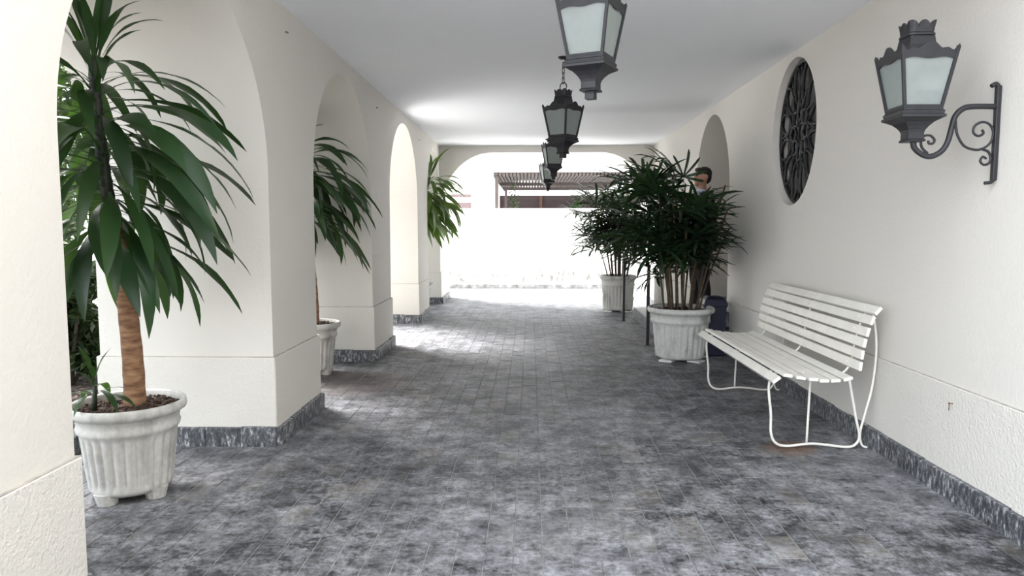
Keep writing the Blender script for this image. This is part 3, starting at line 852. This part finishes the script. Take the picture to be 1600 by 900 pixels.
def blob(name, mat, parent, prims, voxel=.012, smooth=4):
    bm = bmesh.new()
    for p in prims:
        if p[0] == 'c': capsule_bm(bm, *p[1:])
        else: ellip_bm(bm, *p[1:])
    me = bpy.data.meshes.new(name); bm.to_mesh(me); bm.free(); me.materials.append(M[mat])
    o = obj(name, me, parent)
    md = o.modifiers.new('remesh', 'REMESH'); md.mode = 'VOXEL'; md.voxel_size = voxel; md.use_smooth_shade = True
    sm = o.modifiers.new('smooth', 'SMOOTH'); sm.factor = .5; sm.iterations = smooth
    return o
# standing, facing -Y locally; feet at z=0, height 1.78
pe = empty('person', (2.03, 8.62, .32), R(-80)); tag(pe, 'person in a dark jacket and pale shirt standing in the arched doorway behind the palm', 'person')
LEG = []; ARM = []
def legs(g):
    out = []
    for s in (-1, 1):
        hip = (s * .095, 0, .93); kn = (s * .115, -.015, .50); an = (s * .125, .02, .09)
        out += [('c', hip, .085 + g, kn, .056 + g), ('c', kn, .056 + g, (s * .12, .015, .32), .053 + g), ('c', (s * .12, .015, .32), .053 + g, an, .036 + g)]
    return out
def torso(g):
    return [('e', (0, 0, .98), .165 + g, .115 + g, .13), ('e', (0, .0, 1.15), .150 + g, .105 + g, .18), ('e', (0, .0, 1.32), .175 + g, .115 + g, .17),
            ('c', (-.17, .0, 1.44), .055 + g, (.17, .0, 1.44), .055 + g)]
def arms(g, lower=True):
    out = []
    for s in (-1, 1):
        sh = (s * .195, .0, 1.43); el = (s * .24, .03, 1.13); wr = (s * .215, -.10, .90)
        out += [('c', sh, .052 + g, el, .040 + g), ('c', el, .040 + g, wr, .028 + g)]
    return out
def hands():
    out = []
    for s in (-1, 1):
        w_ = Vector((s * .215, -.10, .90)); d = Vector((0, -.25, -.97)).normalized(); side = Vector((0, -1, .25)).normalized()
        out.append(('c', w_, .024, w_ + d * .035, .028)); 
        for k in (-1.5, -.5, .5, 1.5):
            out.append(('c', w_ + d * .03 + side * k * .014, .014, w_ + d * .09 + side * k * .019, .011))
            L = (.060, .075, .070, .055)[int(k + 1.5)]
            b0 = w_ + d * .09 + side * k * .019; b1 = b0 + d * L * .5 + Vector((-s * .006, 0, 0)); b2 = b1 + d * L * .45 + Vector((-s * .018, 0, 0))
            out += [('c', b0, .0095, b1, .0085), ('c', b1, .0085, b2, .007)]
        t0 = w_ + d * .035 + side * .02; t1 = t0 + side * .035 + d * .03; t2 = t1 + d * .032 + side * .006
        out += [('c', t0, .012, t1, .0105), ('c', t1, .0105, t2, .008)]
    return out
head = [('c', (0, .01, 1.46), .058, (0, -.005, 1.58), .054), ('e', (0, .012, 1.685), .076, .096, .098), ('e', (0, -.035, 1.635), .058, .062, .078),
        ('c', (0, -.088, 1.675), .009, (0, -.106, 1.645), .015), ('e', (0, -.084, 1.607), .026, .016, .011), ('e', (0, -.078, 1.578), .028, .022, .018),
        ('c', (-.04, -.078, 1.705), .010, (.04, -.078, 1.705), .010),
        ('e', (-.078, .012, 1.66), .010, .020, .034), ('e', (.078, .012, 1.66), .010, .020, .034)]
feet = []
for s in (-1, 1): feet += [('c', (s * .125, .03, .045), .038, (s * .135, -.13, .035), .032)]
blob('body', 'skin', pe, head + torso(-.02) + arms(-.004) + hands() + legs(-.01), .009, 3)
hr_ = blob('hair', 'hair', pe, [('e', (0, .026, 1.715), .080, .092, .080), ('e', (0, .055, 1.665), .073, .055, .075), ('e', (0, -.045, 1.755), .058, .045, .030)], .009, 4)
for s in (-1, 1):
    blob('eyebrow', 'hair', pe, [('c', (s * .018, -.086, 1.706), .006, (s * .046, -.078, 1.708), .005)], .003, 1)
    MBx = MB(); bm = bmesh.new(); bmesh.ops.create_uvsphere(bm, u_segments=12, v_segments=8, radius=.011, matrix=Matrix.Translation((s * .032, -.077, 1.685))); MBx.addbm(bm, None, True); MBx.build('eye', 'eye', pe)
blob('trousers', 'suit', pe, legs(.016) + [('e', (0, 0, .96), .175, .128, .12)], .012)
blob('jacket', 'suit', pe, [('e', (0, .012, .98), .185, .135, .16), ('e', (0, .014, 1.15), .168, .118, .18), ('e', (0, .014, 1.31), .190, .122, .18), ('c', (-.17, .012, 1.435), .072, (.17, .012, 1.435), .072)] + arms(.018), .012)
blob('shirt', 'shirt', pe, [('e', (0, -.040, 1.30), .085, .090, .19), ('e', (0, -.030, 1.12), .075, .098, .16), ('c', (0, .0, 1.47), .066, (0, -.004, 1.50), .063)], .010)
for s in (-1, 1):
    blob('shoe', 'suit', pe, [('c', (s * .125, .035, .048), .045, (s * .136, -.14, .040), .040), ('e', (s * .13, -.05, .03), .045, .12, .030)], .010)

# ------------------------------------------------------------------ small wall fittings
for i, (px, y, z, lb) in enumerate(((XL, 4.88, 2.70, 'tiny rusty hook high on the second pillar near the ceiling'),
                                    (XL, 7.70, 2.665, 'tiny rusty hook on the wall between the second and third arch'),
                                    (XL, 10.62, 2.68, 'tiny rusty hook on the wall between the third and fourth arch'))):
    k = MB().tube(catmull([(0, 0, 0), (.012, 0, 0), (.017, 0, -.006), (.013, 0, -.011)], 4), .0028, 6)
    k.bbox(-.002, .002, -.006, .006, -.006, .006, .001)
    tag(k.build('wall_hook', 'rust', None, (px, y, z)), lb, 'hook', 'rusty wall hooks')
k = MB().tube([(0, 0, 0), (-.018, 0, .002)], .003, 6); k.tube([(-.016, 0, .002), (-.020, 0, .002)], .006, 8); k.tube([(-.017, 0, 0), (-.019, 0, -.035)], .002, 5)
tag(k.build('rusty_nail', 'rust', None, (XR - .016, 3.70, .49)), 'small rusty nail in the dado of the right wall', 'nail')
tag(MB().tube([(0, 0, 0), (.02, .03, .002), (.03, .065, .001)], .002, 5).build('twig', 'cane', None, (-.72, 3.99, .004)), 'thin dark twig lying on the slate paving', 'twig')

# ------------------------------------------------------------------ outdoors
g = MB().box(-40, 40, Y_END1 + .2, 60, -.06, -.012).build('driveway', 'concrete'); tag(g, 'pale sunlit driveway beyond the end arch', kind='structure')
g = MB().box(-40, XLO - .02, 8.1, Y_END1 + .2, -.06, -.012).build('side_path', 'concrete'); tag(g, 'pale side path outside the third arch', kind='structure')
g = MB().box(-40, XR + .02, -40, -1.2, -.06, -.012).build('forecourt', 'mortar'); tag(g, 'unseen added forecourt behind the camera', kind='structure')  # unseen ground, added to set the light at the passage front
g = MB().box(-40, XLO - .02, -1.2, 8.1, -.06, -.006).build('garden_bed', 'gardensoil'); tag(g, 'dark garden bed outside the arcade', kind='structure')
kb = empty('bed_kerb', (XLO - .10, 0, 0)); tag(kb, 'low dark kerb edging the garden bed', 'kerb')
for k in range(16):
    y0 = .9 + k * .45
    MB().bbox(-.05, .05, y0, y0 + .44, -.01, .11, .006).build('kerb_stone', 'granite', kb)
# leaf litter
vs = []; fs = []; m = MB()
for k in range(2600):
    x = random.uniform(-5.5, XLO - .2); y = random.uniform(2.6, 7.9); s_ = random.uniform(.02, .045)
    T = Matrix.Translation((x, y, .012)) @ Euler((random.uniform(-.5, .5), random.uniform(-.5, .5), random.uniform(0, 6.3))).to_matrix().to_4x4()
    m.add([T @ Vector(v) for v in ((-s_, 0, 0), (0, -s_ * .5, .004), (s_, 0, 0), (0, s_ * .5, .004))], [(0, 1, 2, 3)])
tag(m.build('fallen_leaves', 'litter'), 'fallen leaves strewn over the garden bed', 'leaves', kind='stuff')

def foliage(name, mat, parent, n, blobs, ls, seed):
    r = np.random.default_rng(seed)
    k = r.integers(0, len(blobs), n); B = np.array(blobs)
    d = r.normal(size=(n, 3)); d /= np.linalg.norm(d, axis=1)[:, None]
    q = r.random(n) ** .45
    c = B[k, :3] + d * q[:, None] * B[k, 3:6]
    c[:, 2] = np.maximum(c[:, 2], .06)
    u = r.normal(size=(n, 3)) * [1, 1, .6] + d * .7 + [0, 0, -.25]; u /= np.linalg.norm(u, axis=1)[:, None]
    v = np.cross(u, r.normal(size=(n, 3))); v /= np.linalg.norm(v, axis=1)[:, None]; nn = np.cross(u, v)
    s = (ls * r.uniform(.6, 1.3, n))[:, None]
    P = np.stack([c - u * s, c - v * s * .36 + nn * s * .14, c + u * s, c + v * s * .36 + nn * s * .14], 1).reshape(-1, 3)
    me = bpy.data.meshes.new(name); me.vertices.add(4 * n); me.vertices.foreach_set('co', P.ravel())
    me.loops.add(4 * n); me.loops.foreach_set('vertex_index', np.arange(4 * n))
    me.polygons.add(n); me.polygons.foreach_set('loop_start', np.arange(n) * 4); me.polygons.foreach_set('loop_total', np.full(n, 4))
    me.materials.append(M[mat]); me.update(calc_edges=True); me.validate()
    return tag(obj(name, me, parent), kind='stuff')
def shrub(loc, h, rad, n, mat, label, seed, cat='shrub', name='garden_shrub', group='garden shrubs outside the arches'):
    r = random.Random(seed); root = empty(name, loc); tag(root, label, cat, group)
    bl_ = []
    for k in range(9):
        a = r.uniform(0, 6.3); q = rad * r.uniform(.1, .65); z = h * r.uniform(.18, .85)
        bl_.append((q * math.cos(a), q * math.sin(a), z, rad * r.uniform(.35, .55), rad * r.uniform(.35, .55), h * r.uniform(.12, .22)))
    foliage('foliage', mat, root, n, bl_, .055, seed)
    m = MB()
    for k in range(5):
        b_ = bl_[k]; m.tube([(0, 0, -.02), (b_[0] * .5, b_[1] * .5, b_[2] * .5), (b_[0], b_[1], b_[2])], [.022, .016, .008], 6)
    m.build('branches', 'bark', root); return root
def tree(loc, h, rad, n, mat, label, seed):
    r = random.Random(seed); root = empty('garden_tree', loc); tag(root, label, 'tree', 'garden trees outside the arches')
    bl_ = []
    for k in range(14):
        a = r.uniform(0, 6.3); q = rad * r.uniform(.1, .75); z = h * r.uniform(.42, .92)
        bl_.append((q * math.cos(a), q * math.sin(a), z, rad * r.uniform(.35, .5), rad * r.uniform(.35, .5), h * r.uniform(.10, .16)))
    foliage('foliage', mat, root, n, bl_, .09, seed)
    MB().tube(catmull([(0, 0, -.02), (.05, .03, h * .25), (-.04, .05, h * .5), (0, 0, h * .8)], 5), [.09 - .004 * k for k in range(16)], 10).build('trunk', 'bark', root)
    for k in range(6):
        b_ = bl_[k]; MB().tube([(0, .03, h * .40), (b_[0] * .5, b_[1] * .5, b_[2] * .8), b_[:3]], [.04, .025, .01], 6).build('branch', 'bark', root)
    return root
shr = [((-4.10, 6.2, 0), 1.25, .60, 'hedge', 'low leafy shrub seen beside the nearest potted dracaena'),
       ((-5.30, 7.3, 0), 2.7, .9, 'hedge', 'tall dense shrub at the back of the garden bed'),
       ((-4.9, 5.6, 0), 2.2, .75, 'hedge', 'dark upright shrub behind the low leafy one'),
       ((-4.1, 8.0, 0), 1.1, .5, 'hedge', 'rounded shrub outside the second arch'),
       ((-3.95, 4.0, 0), 2.0, .6, 'hedge', 'broad shrub outside the nearest arch'),
       ((-7.0, 9.2, 0), 3.8, 1.3, 'hedge', 'tall leafy shrub far back in the garden'),
       ((-3.9, 12.6, 0), 2.2, .75, 'hedge', 'shrub outside the farthest arch')]
for i, (l, h, r_, mt, lb) in enumerate(shr): shrub(l, h, r_, int(5200 * max(1, h * r_ / 1.6)), mt, lb, 60 + i)
trs = [((-7.4, 5.4, 0), 6.2, 1.6, 'dark leafy tree rising behind the garden shrubs'),
       ((-4.9, 4.3, 0), 6.2, 1.5, 'garden tree outside the nearest arch'),
       ((-5.5, 7.4, 0), 6.0, 1.4, 'garden tree outside the second arch'),
       ((-8.6, 9.0, 0), 5.6, 1.6, 'distant garden tree seen past the nearest pillar'),
       ((-4.9, 14.0, 0), 6.0, 1.6, 'garden tree outside the farthest arch')]
for i, (l, h, r_, lb) in enumerate(trs): tree(l, h, r_, 8500 if i == 2 else 15000, 'hedge', lb, 80 + i)

# boundary wall
bw = empty('boundary_wall', (0, 16.5, 0)); tag(bw, 'long white boundary wall beyond the driveway', kind='structure')
MB().bbox(-14, 14, 0, .2, -.02, 1.80, .006).build('wall', 'stainedwall', bw)
MB().bbox(-14, 14, -.02, .22, 1.80, 1.83, .006).build('coping', 'outwall', bw)
MB().bbox(-14, 14, -.02, -.001, -.01, .085, .004).build('kerb', 'kerbgrey', bw)
# neighbour house
nh = empty('neighbour_house', (-1.35, 20.5, 0)); tag(nh, 'tall white house corner beside the pergola behind the boundary wall', 'house')
MB().bbox(-.34, .12, 0, 4.0, -.02, 6.0, .01).build('wall', 'outwall', nh)
MB().bbox(.135, .30, .05, 4.0, -.02, 6.0, .01).build('pilaster', 'outwall', nh)
MB().bbox(-.42, .36, -.08, 4.1, 6.0, 6.15, .01).build('roof_slab', 'outwall', nh)
h2 = empty('rear_house', (0, 31, 0)); tag(h2, 'wide white house far behind the pergola', 'house')
MB().bbox(-9, 10, 0, 6, -.02, 7.0, .02).build('wall', 'outwall', h2)
MB().bbox(-9.2, 10.2, -.4, 6.2, 7.0, 7.2, .02).build('roof_slab', 'outwall', h2)
# pink wall
pk = empty('pink_wall', (-2.6, 24, 0)); tag(pk, 'faded pink garden wall left of the white house corner', 'wall')
MB().bbox(-1.2, .65, 0, .2, -.02, 2.22, .01).build('wall', 'pink', pk)
MB().bbox(-.3, .72, -.04, .24, 2.40, 2.50, .01).build('coping', 'pink', pk)
for xx in (-.2, .2, .6): MB().bbox(xx - .03, xx + .03, .05, .12, 2.22, 2.40, .004).build('baluster', 'outwall', pk)
# pergola
pg = empty('pergola', (-1.0, 20.2, 0)); tag(pg, 'brown timber pergola with close roof slats behind the boundary wall', 'pergola')
PW = 3.75
sm_ = MB().bbox(-.038, .038, 0, 8.0, 0, .07, .004).mesh('slat', 'pergola')
for k in range(37): obj('slat', sm_, pg, (.04 + k * .102, 0, 2.84))
for yy in (3.2, 6.0):
    MB().bbox(0, PW, yy + .05, yy + .13, 2.74 if yy else 2.78, 2.84, .005).build('cross_beam', 'pergola', pg)
MB().bbox(-.04, 0, -.0, 8.0, 2.80, 2.93, .005).build('side_beam', 'pergola', pg)
MB().bbox(PW + .02, PW + .08, -.0, 8.0, 2.80, 2.93, .005).build('side_beam', 'pergola', pg)
MB().bbox(-.02, PW + .04, 0, 3.2, 2.912, 2.93, .004).build('roof_sheet', 'pergola', pg)
for xx in (.0, PW - .08):
    for yy in (.05, 7.8):
        MB().bbox(xx, xx + .09, yy, yy + .09, -.01, 2.838, .004).build('post', 'pergola', pg)
# dark board fence with timber post under the pergola
fn = empty('board_fence', (-1.25, 28.6, 0)); tag(fn, 'dark red-brown board fence under the pergola', 'fence')
for k in range(13):
    z0 = .05 + k * .2
    MB().bbox(0, 5.6, 0, .03 + .01 * (k % 2), z0, z0 + .202, .003).build('board', 'redboard', fn)
for xx in (.02, 1.65, 3.4, 5.5):
    MB().bbox(xx - .05, xx + .06, -.10, -.002, -.02, 2.62, .005).build('post', 'orangewood' if xx == 1.65 else 'redboard', fn)
shrub((-.45, 22.6, 0), 2.75, .38, 1500, 'hedge', 'pale leafy bush growing under the pergola', 120, group='plants behind the boundary wall')
shrub((1.6, 27.5, 0), 2.75, .8, 2500, 'hedge', 'green bush in front of the dark board fence', 121, group='plants behind the boundary wall')
